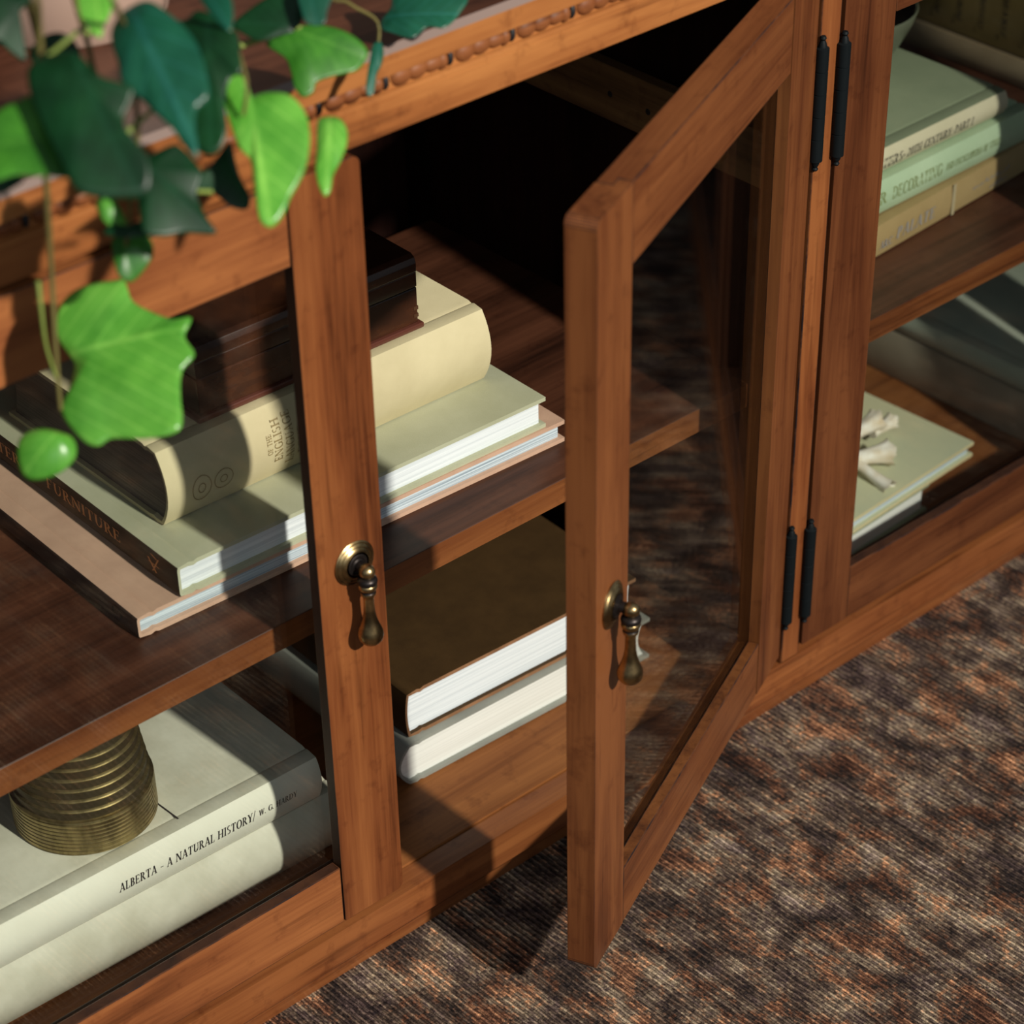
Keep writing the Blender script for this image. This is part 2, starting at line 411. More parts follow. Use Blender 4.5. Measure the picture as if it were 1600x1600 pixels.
# doors -------------------------------------------------------------
DW, DH, DT = 0.3705, 0.5415, 0.0190
SW, RB, RT = 0.0505, 0.0480, 0.0500
def pull(bm, cx, cz):
    # stepped rosette, peg, and a hanging drop
    prof = [(0.0001, 0.0), (0.0150, 0.0), (0.0152, 0.0010), (0.0143, 0.0018), (0.0136, 0.0016), (0.0130, 0.0024), (0.0118, 0.0030),
            (0.0112, 0.0027), (0.0102, 0.0036), (0.0086, 0.0042), (0.0080, 0.0038), (0.0068, 0.0046), (0.0052, 0.0050),
            (0.0046, 0.0046), (0.0036, 0.0052), (0.0034, 0.0100), (0.0034, 0.0105), (0.0001, 0.0105)]
    lathe(bm, prof[:10], (cx, 0, cz), 'y', 40, 0)
    lathe(bm, prof[9:], (cx, 0, cz), 'y', 32, 1)
    ball(bm, (cx, -0.0125, cz - 0.0005), 0.0050, 0.0056, 0.0050, 0, 20, 14)
    z = cz - 0.004; y = -0.0125
    lathe(bm, [(0.0030, 0.0), (0.0058, -0.0012), (0.0064, -0.0030), (0.0060, -0.0050), (0.0001, -0.0050)], (cx, y, z), 'z', 28, 1)
    lathe(bm, [(0.0046, -0.0048), (0.0056, -0.0056), (0.0060, -0.0072), (0.0054, -0.0090), (0.0044, -0.0096)], (cx, y, z), 'z', 28, 0)
    lathe(bm, [(0.0044, -0.0094), (0.0042, -0.0104), (0.0048, -0.0112)], (cx, y, z), 'z', 28, 1)
    lathe(bm, [(0.0046, -0.0110), (0.0050, -0.0120), (0.0046, -0.0134), (0.0036, -0.0142), (0.0033, -0.0165), (0.0033, -0.0210), (0.0036, -0.0262),
               (0.0044, -0.0310), (0.0056, -0.0352), (0.0070, -0.0388), (0.0079, -0.0414), (0.0081, -0.0440), (0.0074, -0.0466), (0.0058, -0.0488),
               (0.0034, -0.0501), (0.0001, -0.0506)], (cx, y, z), 'z', 32, 0)
def door(name_loc, rz, hinge, mats, with_pull=True, label=None):
    """hinge 'r': leaf spans x -DW..0 ; 'l': 0..DW.  Face looks to -y."""
    s = -1 if hinge == 'r' else 1
    X = lambda v: v if s > 0 else v - DW          # v runs 0..DW from left edge
    bm = bmesh.new()
    r = 0.0055
    free_left = hinge == 'r'
    RD = 0.0085                                   # depth of the glazing rebate, cut RW wide into the back
    RW = 0.0080
    def member(outA, outB, y0, y1, bev, mi, inner):
        """outline outA from y0 to RD, outline outB (rebated) from RD to y1"""
        tmp = bmesh.new()
        rings = [[tmp.verts.new((p[0], yy, p[1])) for p in o] for o, yy in ((outA, y0), (outA, RD), (outB, RD), (outB, y1))]
        n = len(outA)
        for a, b in zip(rings, rings[1:]):
            for k in range(n):
                tmp.faces.new((a[k], a[(k + 1) % n], b[(k + 1) % n], b[k]))
        tmp.faces.new(rings[0]); tmp.faces.new(rings[-1][::-1])
        bmesh.ops.remove_doubles(tmp, verts=tmp.verts, dist=1e-6)
        bmesh.ops.dissolve_degenerate(tmp, dist=1e-6, edges=tmp.edges)
        bmesh.ops.recalc_face_normals(tmp, faces=tmp.faces)
        for f in tmp.faces:
            c = f.calc_center_median()
            f.material_index = 3 if inner(c) else mi
        es = [e for e in tmp.edges if len(e.link_faces) == 2 and e.calc_length() > bev * 2.2 and e.calc_face_angle(0) > 0.15]
        r_ = bmesh.ops.bevel(tmp, geom=es, offset=bev, segments=2, affect='EDGES', profile=0.6, clamp_overlap=True)
        for f in r_['faces']: f.material_index = 4
        me_ = bpy.data.meshes.new('tmp'); tmp.to_mesh(me_); tmp.free(); bm.from_mesh(me_); bpy.data.meshes.remove(me_)
    g = 0.0009
    rl = r if free_left else .0015; rr_ = .0015 if free_left else r
    member(rrect(X(0), X(SW), 0, DH, (rl, 0, 0, rl)), rrect(X(0), X(SW - RW), 0, DH, (rl, 0, 0, rl)), 0, DT, 0.0008, 0,
           lambda c: c.x > X(SW - RW) - 1e-5 and abs(c.x - X(SW / 2)) > SW * 0.28 and c.y > 1e-4)
    member(rrect(X(DW - SW), X(DW), 0, DH, (0, rr_, rr_, 0)), rrect(X(DW - SW + RW), X(DW), 0, DH, (0, rr_, rr_, 0)), 0, DT, 0.0008, 0,
           lambda c: c.x < X(DW - SW + RW) + 1e-5 and c.y > 1e-4)
    xa_, xb_ = X(SW + g), X(DW - SW - g)
    R4 = lambda a, b, e=0: [(xa_ - e, a), (xb_ + e, a), (xb_ + e, b), (xa_ - e, b)]
    member(R4(0, RB), R4(0, RB - RW, RW), 0.0002, DT - 0.0002, 0.0007, 1, lambda c: c.z > RB - RW - 1e-5 and c.y > 4e-4)
    member(R4(DH - RT, DH), R4(DH - RT + RW, DH, RW), 0.0002, DT - 0.0002, 0.0007, 1, lambda c: c.z < DH - RT + RW + 1e-5 and c.y > 4e-4)
    for a, b in ((0.001, RB - RW - 0.001), (DH - RT + RW + 0.001, DH - 0.001)):
        box(bm, X(SW - 0.0005), X(DW - SW + 0.0005), 0.0022, RD - 0.001, a, b, 0, 2)
    zi0, zi1 = RB, DH - RT; xi0, xi1 = SW, DW - SW
    d = obj('door', bm, mats[:2] + [BLACK, mats[2], GLAZE], sb, label=label)
    d.location = name_loc; d.rotation_euler = (0, 0, rz)
    bm = bmesh.new(); box(bm, X(xi0 - RW + 0.0004), X(xi1 + RW - 0.0004), RD + 0.0002, RD + 0.0032, zi0 - RW + 0.0004, zi1 + RW - 0.0004)
    obj('glass_pane', bm, GLASS, d)
    if with_pull:
        bm = bmesh.new(); pull(bm, X(0.0245) if free_left else X(DW - 0.0230), 0.2805)
        obj('drop_pull', bm, [BRASS, BRASSD], d, True, angle=50)
    for z0 in (0.0320, 0.4090):
        bm = bmesh.new()
        R_ = 0.0045; pr = [(0.0001, -0.0075), (0.0016, -0.0072), (0.0022, -0.0060), (0.0014, -0.0048), (0.0024, -0.0030), (0.0030, -0.0008), (R_, 0)]
        L_ = 0.078
        for k in range(5):
            a, b = k * L_ / 5, (k + 1) * L_ / 5
            pr += [(R_, a + 0.0005), (R_, b - 0.0005)] + ([(R_ - 0.0006, b - 0.0002), (R_ - 0.0006, b + 0.0002)] if k < 4 else [])
        pr += [(R_, L_), (0.0030, L_ + 0.0008), (0.0024, L_ + 0.0035), (0.0015, L_ + 0.0052), (0.0023, L_ + 0.0066), (0.0017, L_ + 0.0080), (0.0001, L_ + 0.0084)]
        hx = 0.0032 if hinge == 'r' else -0.0022
        lathe(bm, pr, (hx, -0.0030, z0), 'z', 20)
        box(bm, hx - 0.0012, hx + 0.0012, -0.003, 0.014, z0, z0 + L_)
        obj('hinge', bm, HINGE, d, True, angle=40)
    return d
door((0.4065, 0, 0.0555), 0, 'l', [WZ, WLX, WDN])
door((1.1515, 0, 0.0575), math.radians(24.1), 'r', [WMZ, WMX, WRN], label='door swung open to the front')
door((1.1772, 0, 0.0555), 0, 'l', [WRZ, WRX, WDN])
door((1.9300, 0, 0.0555), 0, 'r', [WRZ, WRX, WDN])

# ------------------------------------------------------------------ serif lettering
TK, TN = 0.17, 0.065
def arc(cx, cy, rx, ry, a0, a1, n=14, tx=TK, ty=TN):
    out = []
    for i in range(n):
        q = []
        for a in (a0 + (a1 - a0) * i / n, a0 + (a1 - a0) * (i + 1) / n):
            a = math.radians(a); q.append((a,))
        (a,), (b,) = q
        o = lambda t, k: (cx + (rx - tx * k) * math.cos(t), cy + (ry - ty * k) * math.sin(t))
        out.append([o(a, 0), o(b, 0), o(b, 1), o(a, 1)])
    return out
def ln(x0, y0, x1, y1, w): return [[(x0 - w / 2, y0), (x0 + w / 2, y0), (x1 + w / 2, y1), (x1 - w / 2, y1)]]
def hb(x0, x1, y, t=TN): return [[(x0, y - t / 2), (x1, y - t / 2), (x1, y + t / 2), (x0, y + t / 2)]]
def sf(x, y, w=0.30): return hb(x - w / 2, x + w / 2, y + (TN / 2 if y < 0.5 else -TN / 2))
def st(x, w=TK): return ln(x, 0, x, 1, w) + sf(x, 0) + sf(x, 1)
GL = {
 'A': (.84, lambda: ln(.12, 0, .42, 1, .07) + ln(.72, 0, .42, 1, TK) + hb(.22, .62, .36) + sf(.12, 0, .24) + sf(.72, 0, .28)),
 'B': (.68, lambda: st(.16) + arc(.28, .745, .28, .255, -90, 90) + arc(.28, .27, .34, .27, -90, 90)),
 'C': (.80, lambda: arc(.46, .5, .42, .52, 48, 312) + ln(.76, .66, .76, .92, .05) + ln(.76, .10, .76, .28, .04)),
 'D': (.86, lambda: st(.16) + arc(.30, .5, .50, .5, -90, 90)),
 'E': (.68, lambda: st(.16) + hb(.16, .56, .965) + hb(.16, .60, .035) + hb(.16, .46, .52) + ln(.55, .78, .55, 1, .05) + ln(.59, 0, .59, .24, .05) + ln(.45, .42, .45, .62, .05)),
 'F': (.64, lambda: st(.16) + hb(.16, .56, .965) + hb(.16, .46, .52) + ln(.55, .78, .55, 1, .05)),
 'G': (.86, lambda: arc(.46, .5, .42, .52, 48, 318) + ln(.76, .66, .76, .92, .05) + ln(.76, .06, .76, .42, TK) + sf(.76, .42, .26)),
 'H': (.90, lambda: st(.16) + st(.72) + hb(.16, .72, .52)),
 'I': (.36, lambda: st(.18)),
 'K': (.82, lambda: st(.16) + ln(.22, .42, .66, 1, .07) + ln(.34, .58, .70, 0, TK) + sf(.70, 0) + sf(.64, 1, .22)),
 'L': (.64, lambda: st(.16) + hb(.16, .58, .035) + ln(.57, 0, .57, .26, .05)),
 'M': (1.0, lambda: ln(.14, 0, .14, 1, .07) + ln(.16, 1, .48, 0, TK) + ln(.48, 0, .80, 1, .07) + ln(.84, 0, .84, 1, TK) + sf(.14, 0, .22) + sf(.84, 0) + sf(.10, 1, .2) + sf(.86, 1, .24)),
 'N': (.90, lambda: ln(.14, 0, .14, 1, .07) + ln(.16, 1, .74, 0, TK) + ln(.76, 0, .76, 1, .07) + sf(.14, 0, .24) + sf(.12, 1, .2) + sf(.76, 1, .24)),
 'O': (.90, lambda: arc(.45, .5, .42, .52, 0, 360, 24)),
 'P': (.66, lambda: st(.16) + arc(.28, .73, .32, .27, -90, 90)),
 'R': (.78, lambda: st(.16) + arc(.28, .745, .30, .255, -90, 90) + ln(.36, .5, .68, 0, TK) + sf(.70, 0, .2)),
 'S': (.62, lambda: arc(.31, .745, .25, .265, 40, 250, 14, .12, .07) + arc(.31, .255, .25, .265, -140, 80, 14, .12, .07)),
 'T': (.74, lambda: st(.37) + hb(.04, .70, .965) + ln(.06, .76, .06, 1, .05) + ln(.68, .76, .68, 1, .05)),
 'U': (.84, lambda: ln(.18, .3, .18, 1, TK) + ln(.68, .3, .68, 1, .07) + arc(.40, .32, .30, .33, 180, 360) + sf(.18, 1) + sf(.68, 1, .24)),
 'V': (.80, lambda: ln(.40, 0, .12, 1, TK) + ln(.42, 0, .70, 1, .07) + sf(.12, 1, .26) + sf(.70, 1, .22)),
 'W': (1.1, lambda: ln(.32, 0, .12, 1, TK) + ln(.34, 0, .56, 1, .07) + ln(.78, 0, .54, 1, TK) + ln(.78, 0, 1.0, 1, .07) + sf(.12, 1, .26) + sf(1.0, 1, .2) + sf(.54, 1, .24)),
 'Y': (.76, lambda: ln(.38, 0, .38, .46, TK) + ln(.38, .44, .10, 1, TK) + ln(.38, .44, .66, 1, .07) + sf(.38, 0) + sf(.10, 1, .24) + sf(.66, 1, .2)),
 '2': (.62, lambda: arc(.30, .74, .24, .26, -20, 170, 12, .12, .07) + ln(.10, .03, .48, .66, .12) + hb(.06, .56, .045, .09)),
 '0': (.62, lambda: arc(.30, .5, .26, .52, 0, 360, 20, .12, .06)),
 '-': (.52, lambda: hb(.06, .44, .42, .07)), '/': (.40, lambda: ln(.04, -.1, .34, 1.1, .08)),
 '.': (.26, lambda: ln(.12, 0, .12, .15, .15)), ':': (.28, lambda: ln(.12, .05, .12, .2, .14) + ln(.12, .5, .12, .65, .14)),
 '*': (.50, lambda: arc(.24, .42, .13, .13, 0, 360, 10, .12, .12)), ' ': (.38, lambda: []),
}
def text_width(s): return sum(GL[c][0] for c in s) + 0.06 * (len(s) - 1)
def lettering(parent, s, mat, fn, h, width=None, name='lettering', label=None, k=1.0):
    """fn(u,v) maps text plane metres to local 3D; h = cap height; width = forced total width."""
    wd = text_width(s); sx = (width / wd) if width else h * k
    bm = bmesh.new(); u = 0
    for c in s:
        for q in GL[c][1]():
            try: bm.faces.new([bm.verts.new(fn((u + p[0]) * sx, p[1] * h)) for p in q])
            except ValueError: pass
        u += GL[c][0] + 0.06
    return obj(name, bm, mat, parent, label=label)

# ------------------------------------------------------------------ books
def book(label, loc, rz, L, W, T, spine, cover, page, bulge=0.0, bt=0.0028, joint=0.009, spine_mat=None, edge=None, group=None, inset=0.0035, plab=None):
    """loc = world position of the corner given by spine side (front-left bottom). Canonical: spine faces -y, x 0..L."""
    t = thing('book', label, 'book', loc, rz, group)
    if spine == '-y': mp = lambda p: p
    elif spine == '-x': mp = lambda p: (p[1], L - p[0], p[2])            # spine toward -x, length runs back
    def xf(bm):
        for v in bm.verts: v.co = Vector(mp(tuple(v.co)))
    n = 10; e = 0.0012
    outer = [(W, 0), (joint + .003, 0), (joint, .0011), (joint - .003, 0)]
    inner = [(W, bt), (joint + .003, bt), (joint, bt + .0009), (joint - .003, bt)]
    for i in range(n + 1):
        q = i / n; z = e + (T - 2 * e) * q; y = -bulge * (1 - (2 * q - 1) ** 2)
        if i in (0, n) and bulge == 0: y = 0.0006
        outer.append((y, z)); zi = bt + (T - 2 * bt) * q; inner.append((y + 0.0018, zi))
    outer += [(joint - .003, T), (joint, T - .0011), (joint + .003, T), (W, T)]
    inner += [(joint - .003, T - bt), (joint, T - bt - .0009), (joint + .003, T - bt), (W, T - bt)]
    bm = bmesh.new(); m = len(outer)
    nx = 2
    ro, ri = [], []
    for xx in (0.0, L):
        ro.append([bm.verts.new((xx, y, z)) for y, z in outer]); ri.append([bm.verts.new((xx, y, z)) for y, z in inner])
    for i in range(m - 1):
        sp_ = 3 <= i <= 3 + n
        fs = [bm.faces.new((ro[0][i], ro[0][i + 1], ro[1][i + 1], ro[1][i])), bm.faces.new((ri[0][i + 1], ri[0][i], ri[1][i], ri[1][i + 1])),
              bm.faces.new((ro[0][i + 1], ro[0][i], ri[0][i], ri[0][i + 1])), bm.faces.new((ro[1][i], ro[1][i + 1], ri[1][i + 1], ri[1][i]))]
        if sp_: fs[0].material_index = 1
        fs[2].material_index = fs[3].material_index = 2
    for i in (0, m - 1):
        bm.faces.new((ro[0][i], ro[1][i], ri[1][i], ri[0][i])).material_index = 2
    es = [e_ for e_ in bm.edges if e_.calc_length() > 0.02 and len(e_.link_faces) == 2 and e_.calc_face_angle(0) > 0.9]
    bmesh.ops.bevel(bm, geom=es, offset=0.0005, segments=2, affect='EDGES', clamp_overlap=True)
    xf(bm); obj('cover', bm, [cover, spine_mat or cover, edge or cover], t, True, angle=30)
    bm = bmesh.new()
    pts = [(W - inset, bt)]
    zs = [bt + (T - 2 * bt) * i / 8 for i in range(9)]
    pts = [((0.0022 - bulge * (1 - (2 * i / 8 - 1) ** 2)), zs[i]) for i in range(9)] + \
          [(W - inset - bulge * 0.6 * (1 - (2 * i / 8 - 1) ** 2), zs[i]) for i in range(8, -1, -1)]
    prism(bm, pts, 'x', inset, L - inset)
    xf(bm); obj('page_block', bm, page, t, label=plab)
    t['_'] = 0; del t['_']
    return t, mp
PG_W = pages('white_pages', (0.62, 0.66, 0.70, 1), (0.80, 0.83, 0.86, 1))
PG_B = pages('bluish_pages', (0.26, 0.32, 0.38, 1), (0.62, 0.70, 0.76, 1), 1100)
PG_WW = pages('warm_white_pages', (0.70, 0.70, 0.66, 1), (0.80, 0.80, 0.76, 1))
PG_D = pages('shadow_grey_pages', (0.11, 0.09, 0.075, 1), (0.17, 0.14, 0.12, 1))  # shadow on the page edges put into this dark grey
SAGE = cloth('sage_cloth', (0.40, 0.40, 0.27, 1), (0.48, 0.48, 0.34, 1))
PEACH = cloth('peach_cloth', (0.50, 0.31, 0.22, 1), (0.60, 0.38, 0.27, 1), blot=30)
CREAM = cloth('cream_cloth', (0.54, 0.46, 0.28, 1), (0.66, 0.57, 0.36, 1), blot=10)
BROWN = cloth('brown_cloth', (0.040, 0.019, 0.0045, 1), (0.055, 0.027, 0.007, 1), blot=40)
GREYC = cloth('grey_cloth', (0.22, 0.225, 0.20, 1), (0.29, 0.295, 0.26, 1))
IVORY = cloth('ivory_vellum', (0.46, 0.44, 0.345, 1), (0.60, 0.58, 0.475, 1), 0.42, 0.4, False, 22)
IVSP = cloth('ivory_spine', (0.70, 0.68, 0.565, 1), (0.76, 0.745, 0.63, 1), 0.42, 0.4, False)
SPDK = cloth('dark_spine', (0.060, 0.040, 0.022, 1), (0.085, 0.058, 0.034, 1))
SPPK = cloth('dusky_spine', (0.075, 0.045, 0.036, 1), (0.10, 0.062, 0.048, 1))
MINT = cloth('pale_green_cloth', (0.40, 0.52, 0.34, 1), (0.46, 0.58, 0.39, 1))
TAN = cloth('tan_cloth', (0.34, 0.235, 0.105, 1), (0.40, 0.28, 0.13, 1))
DSAGE = cloth('grey_sage_cloth', (0.22, 0.26, 0.165, 1), (0.27, 0.31, 0.20, 1))
BUFF = cloth('buff_spine', (0.56, 0.50, 0.34, 1), (0.62, 0.56, 0.40, 1))
CRSAGE = cloth('cream_sage_cloth', (0.50, 0.52, 0.36, 1), (0.62, 0.59, 0.38, 1), blot=8)
INK = plain('black_ink', (0.02, 0.018, 0.02, 1), 0.5)
INKG = plain('olive_ink', (0.23, 0.27, 0.10, 1), 0.5)
GOLD = plain('copper_gold_ink', (0.42, 0.17, 0.03, 1), 0.35, 0.4)
SILV = plain('silver_foil', (0.78, 0.78, 0.80, 1), 0.25, 0.6)
EMB = plain('pressed_tan_ink', (0.27, 0.20, 0.09, 1), 0.6)
SZ = 0.2742    # shelf top
FZ = 0.0502    # cabinet floor
R_ = math.radians

# left bay, shelf stack
b, mp = book('thin peach cloth book at the bottom of the shelf stack behind the left glass door', (0.6565, 0.0978, SZ), R_(-2.2), 0.292, 0.352, 0.0170, '-x', PEACH, PG_B, 0, 0.0030, 0.012, SPPK)
lettering(b, 'O', BLACK, lambda u, v: (-0.0003, 0.030 - u, 0.0035 + v), 0.010, 0.013, 'emblem')
b, mp = book('wide sage cloth book with dark lettered spine under the thick cream dictionary', (0.6886, 0.0955, SZ + 0.0172), R_(-1.7), 0.290, 0.304, 0.0238, '-x', SAGE, PG_W, 0, 0.0030, 0.012, SPDK)
lettering(b, 'PATTERNS  FURNITURE', GOLD, lambda u, v: (-0.0003, 0.245 - u, 0.0085 + v), 0.0085, 0.180)
bm = bmesh.new()
for (a, c, d_, e_) in ((.030, .006, .022, .018), (.026, .006, .034, .015), (.034, .012, .022, .0115), (.024, .017, .030, .019)):
    q = [(-0.0003, a, c), (-0.0003, a - .0018, c + .0006), (-0.0003, d_ - .0018, e_ + .0006), (-0.0003, d_, e_)]
    bm.faces.new([bm.verts.new(p) for p in q])
obj('spine_ornament', bm, GOLD, b)
FT = 0.0560
b, mp = book('thick cream dictionary with rounded spine on the sage book, under the wooden box', (0.7093, 0.1375, SZ + 0.0412), R_(-1.0), 0.268, 0.182, FT, '-y', CREAM, PG_D, 0.009, 0.0030, 0.011)
def on_spine(bulge, T):
    return lambda z: -bulge * (1 - (2 * max(0, min(1, z / T)) - 1) ** 2) - 0.0004
fs = on_spine(0.009, FT)
def wloc(bk, px, py, Y):
    return Matrix.Rotation(-bk.rotation_euler.z, 3, 'Z') @ (on_y(px, py, Y) - bk.location)
for s_, pxx, h_, wd_, z0 in (('OF THE', 422, 0.0038, 0.015, 0.023), ('ENGLISH', 438, 0.0062, 0.031, 0.0155), ('LANGUAGE', 456, 0.0062, 0.038, 0.0105), ('FOUR', 474, 0.0062, 0.022, 0.015)):
    xx = wloc(b, pxx, 700, 0.13).x
    lettering(b, s_, EMB, lambda u, v, xx=xx, z0=z0: (xx - v, fs(z0 + u), z0 + u), h_, wd_)
bm = bmesh.new()
for k in range(2):
    for (cx, cz, rr) in ((0.026 + 0.017 * k, 0.022, 0.0075), (0.026 + 0.017 * k, 0.022, 0.0030)):
        n = 20
        for i in range(n):
            a, c = 2 * PI * i / n, 2 * PI * (i + 1) / n
            f_ = lambda t, r: (cx + r * math.cos(t), fs(cz + r * math.sin(t) * (1.3 if k == 0 else 1)), cz + r * math.sin(t) * (1.3 if k == 0 else 1))
            bm.faces.new([bm.verts.new(f_(*q)) for q in ((a, rr), (c, rr), (c, rr - 0.0006), (a, rr - 0.0006))])
obj('pressed_ornament', bm, EMB, b)

# antique box on the dictionary
def boxwood():
    m = NT('old_varnished_box')
    c = m.ramp(m.noise(m.coord((9, 9, 28)), 1.0, 6, 0.65), [(0.36, (0.010, 0.0045, 0.0035, 1)), (0.55, (0.045, 0.015, 0.007, 1)), (0.78, (0.12, 0.038, 0.012, 1))])
    m.l(c, m.b.inputs['Base Color']); m.set(Roughness=0.27); m.b.inputs['Specular IOR Level'].default_value = 0.7
    m.bump(m.noise(m.coord((40, 40, 120)), 1.0, 4, 0.6), 0.15, 0.001); return m.m
BXW = boxwood()
bx = thing('wooden_box', 'small antique dark brown wooden box with lid on top of the cream dictionary', 'box', (0.7480, 0.1430, SZ + 0.0412 + FT + 0.0002), R_(-1.2))
bl, bw = 0.184, 0.118
bm = bmesh.new(); box(bm, 0.003, bl - 0.003, 0.003, bw - 0.003, 0.0036, 0.0300, 0.0010); obj('body', bm, BXW, bx)
bm = bmesh.new(); box(bm, 0, bl, 0, bw, 0, 0.0040, 0.0014, seg=3); obj('base_moulding', bm, plain('reddish_moulding', (0.10, 0.030, 0.020, 1), 0.3), bx, True)
bm = bmesh.new()
prism(bm, [(0.003, 0.0306), (0.003, 0.0408), (0.0036, 0.0412), (0.0026, 0.0418), (0.0026, 0.0475), (0.0040, 0.0515), (0.0075, 0.0535), (bw - 0.0075, 0.0535), (bw - 0.0040, 0.0515), (bw - 0.0026, 0.0475), (bw - 0.003, 0.0306)], 'x', 0.003, bl - 0.003, 0.0009)
obj('lid', bm, BXW, bx, True)
bm = bmesh.new()
for i in range(2): box(bm, bl - 0.0065, bl - 0.0027, 0.0027, 0.0040, 0.008 + i * 0.0055, 0.0105 + i * 0.0055, 0)
obj('corner_joint', bm, plain('joint_wood', (0.07, 0.03, 0.014, 1), 0.4), bx)
# curled twine on the box
bm = bmesh.new()
base = Vector((0.873, 0.214, SZ + 0.0412 + FT + 0.0550))
for k in range(9):
    p0 = base + Vector((random.uniform(-.008, .010), random.uniform(-.006, .006), 0.001)); pts = []
    ax = random.uniform(0, 2 * PI); rr = random.uniform(.004, .008)
    for i in range(12):
        a = i / 11 * PI * random.uniform(1.0, 1.15)
        pts.append(p0 + Vector((math.cos(ax) * rr * (1 - math.cos(a)), math.sin(ax) * rr * (1 - math.cos(a)), rr * 1.2 * math.sin(a) + 0.0006)))
    tube(bm, pts, 0.00045, 6)
tag(obj('twine', bm, plain('dry_twine', (0.12, 0.085, 0.05, 1), 0.7), None, True), 'small curled tangle of twine on the dark wooden box', 'twine')

# middle, floor stack
b, mp = book('grey cloth book with rounded spine lying on the cabinet floor behind the open door', (0.8535, 0.0834, FZ), R_(-2.2), 0.290, 0.233, 0.0372, '-x', GREYC, PG_WW, 0.009, 0.0030, 0.010)
b, mp = book('dark brown cloth book lying on the grey book below the shelf', (0.8590, 0.0885, FZ + 0.0374), R_(-2.6), 0.280, 0.216, 0.0402, '-x', BROWN, PG_W, 0.002, 0.0030, 0.012, edge=cloth('worn_copper_edge', (0.20, 0.095, 0.045, 1), (0.30, 0.15, 0.075, 1), blot=60))

# left bay floor stack
AT = 0.0503
b, mp = book('large ivory book at the bottom of the left bay, under the natural history book', (0.4450, 0.0800, FZ), R_(-1.6), 0.333, 0.246, AT, '-y', IVORY, PG_WW, 0.009, 0.0030, 0.012)
BT = 0.0366
b, mp = book('ivory natural history book with printed spine carrying the brass candle holder', (0.4500, 0.0770, FZ + AT + 0.0002), R_(-1.4), 0.313, 0.215, BT, '-y', IVORY, PG_WW, 0.005, 0.0028, 0.012, IVSP)
ft = on_spine(0.005, BT)
def loc_x(px, py, bk):
    p = on_y(px, py, 0.0690); q = Matrix.Rotation(-bk.rotation_euler.z, 3, 'Z') @ (p - bk.location); return q
pa, pb, pc, pd = loc_x(186, 1394, b), loc_x(396, 1290, b), loc_x(402, 1290, b), loc_x(459, 1250, b)
for s_, a_, c_, h_ in (('ALBERTA - A NATURAL HISTORY/', pa, pb, 0.0068), ('W. G. HARDY', pc, pd, 0.0046)):
    z0 = (a_.z if h_ > .005 else pa.z + 0.0012)
    lettering(b, s_, INK, lambda u, v, z0=z0, x0=a_.x: (x0 + u + v * 0.12, ft(z0 + v), z0 + v), h_, (c_.x - a_.x))
bm = bmesh.new(); q = [(0.6556, 0.0800), (0.6569, 0.0800), (0.6560, 0.1060), (0.6547, 0.1060)]
bm.faces.new([bm.verts.new(Matrix.Rotation(R_(1.4), 3, 'Z') @ (Vector((x_, y_, FZ + AT + BT + 0.0004)) - b.location)) for x_, y_ in q])
obj('printed_line', bm, INK, b)
# brass candle holder
bm = bmesh.new(); zc = 0.0
prof = [(0.0001, 0), (0.0468, 0), (0.0472, 0.0006)]
for k in range(8):
    z = 0.0010 + k * 0.0031
    prof += [(0.0470, z), (0.0474, z + 0.0012), (0.0472, z + 0.0024), (0.0466, z + 0.0028)]
prof += [(0.0474, 0.0262), (0.0470, 0.0274)]
r, z = 0.0462, 0.0274
for k in range(9):
    prof += [(r - 0.0004, z + 0.0001), (r - 0.0014, z + 0.0006), (r - 0.0022, z + 0.0058), (r - 0.0012, z + 0.0062), (r - 0.0008, z + 0.0070)]
    z += 0.0076; r -= 0.0011
prof += [(r - 0.003, z + 0.001), (r - 0.006, z), (r - 0.007, z - 0.01), (0.0001, z - 0.012)]
lathe(bm, prof, (0, 0, 0), 'z', 72)
for f in bm.faces:
    c = f.calc_center_median(); rad = sum(math.hypot(v.co.x, v.co.y) for v in f.verts) / len(f.verts)
    if c.z > 0.0276:
        k = (c.z - 0.0274) % 0.0076
        if 0.0008 < k < 0.0059: f.material_index = 1
o = obj('candle_holder', bm, [BRASSR, plain('shaded_recess_brass', (0.075, 0.058, 0.030, 1), 0.42, 0.7)], None, True, angle=28); o.location = (0.6180, 0.1300, FZ + AT + BT + 0.0006)  # shade between the rims put into a darker recess colour
tag(o, 'ribbed antique brass candle holder standing on the ivory book in the left bay', 'candle holder')

# right bay, shelf stack
b, mp = book('tan cloth book with silver lettering, lowest of the right shelf stack', (1.2450, 0.1030, SZ), R_(4.0), 0.345, 0.235, 0.0287, '-y', TAN, PG_WW, 0.0015, 0.003, 0.012)
def wloc(bk, px, py, Y):
    return Matrix.Rotation(-bk.rotation_euler.z, 3, 'Z') @ (on_y(px, py, Y) - bk.location)
q = wloc(b, 1371, 383, 0.1118); q2 = wloc(b, 1390, 372, 0.1125)
lettering(b, 'ARC', SILV, lambda u, v: (q.x + u + v * .15, -0.0020, 0.0070 + v), 0.0065, 0.016)
lettering(b, 'PALATE', SILV, lambda u, v: (q2.x + 0.006 + u + v * .2, -0.0020, 0.0085 + v), 0.0095, 0.050)
bm = bmesh.new(); xx = wloc(b, 1482, 340, 0.118).x
bm.faces.new([bm.verts.new(p) for p in ((xx, -.002, .001), (xx + .004, -.002, .001), (xx + .004, -.002, .0277), (xx, -.002, .0277))])
obj('foil_band', bm, plain('faded_foil', (0.46, 0.38, 0.24, 1), 0.4), b)
bm = bmesh.new()
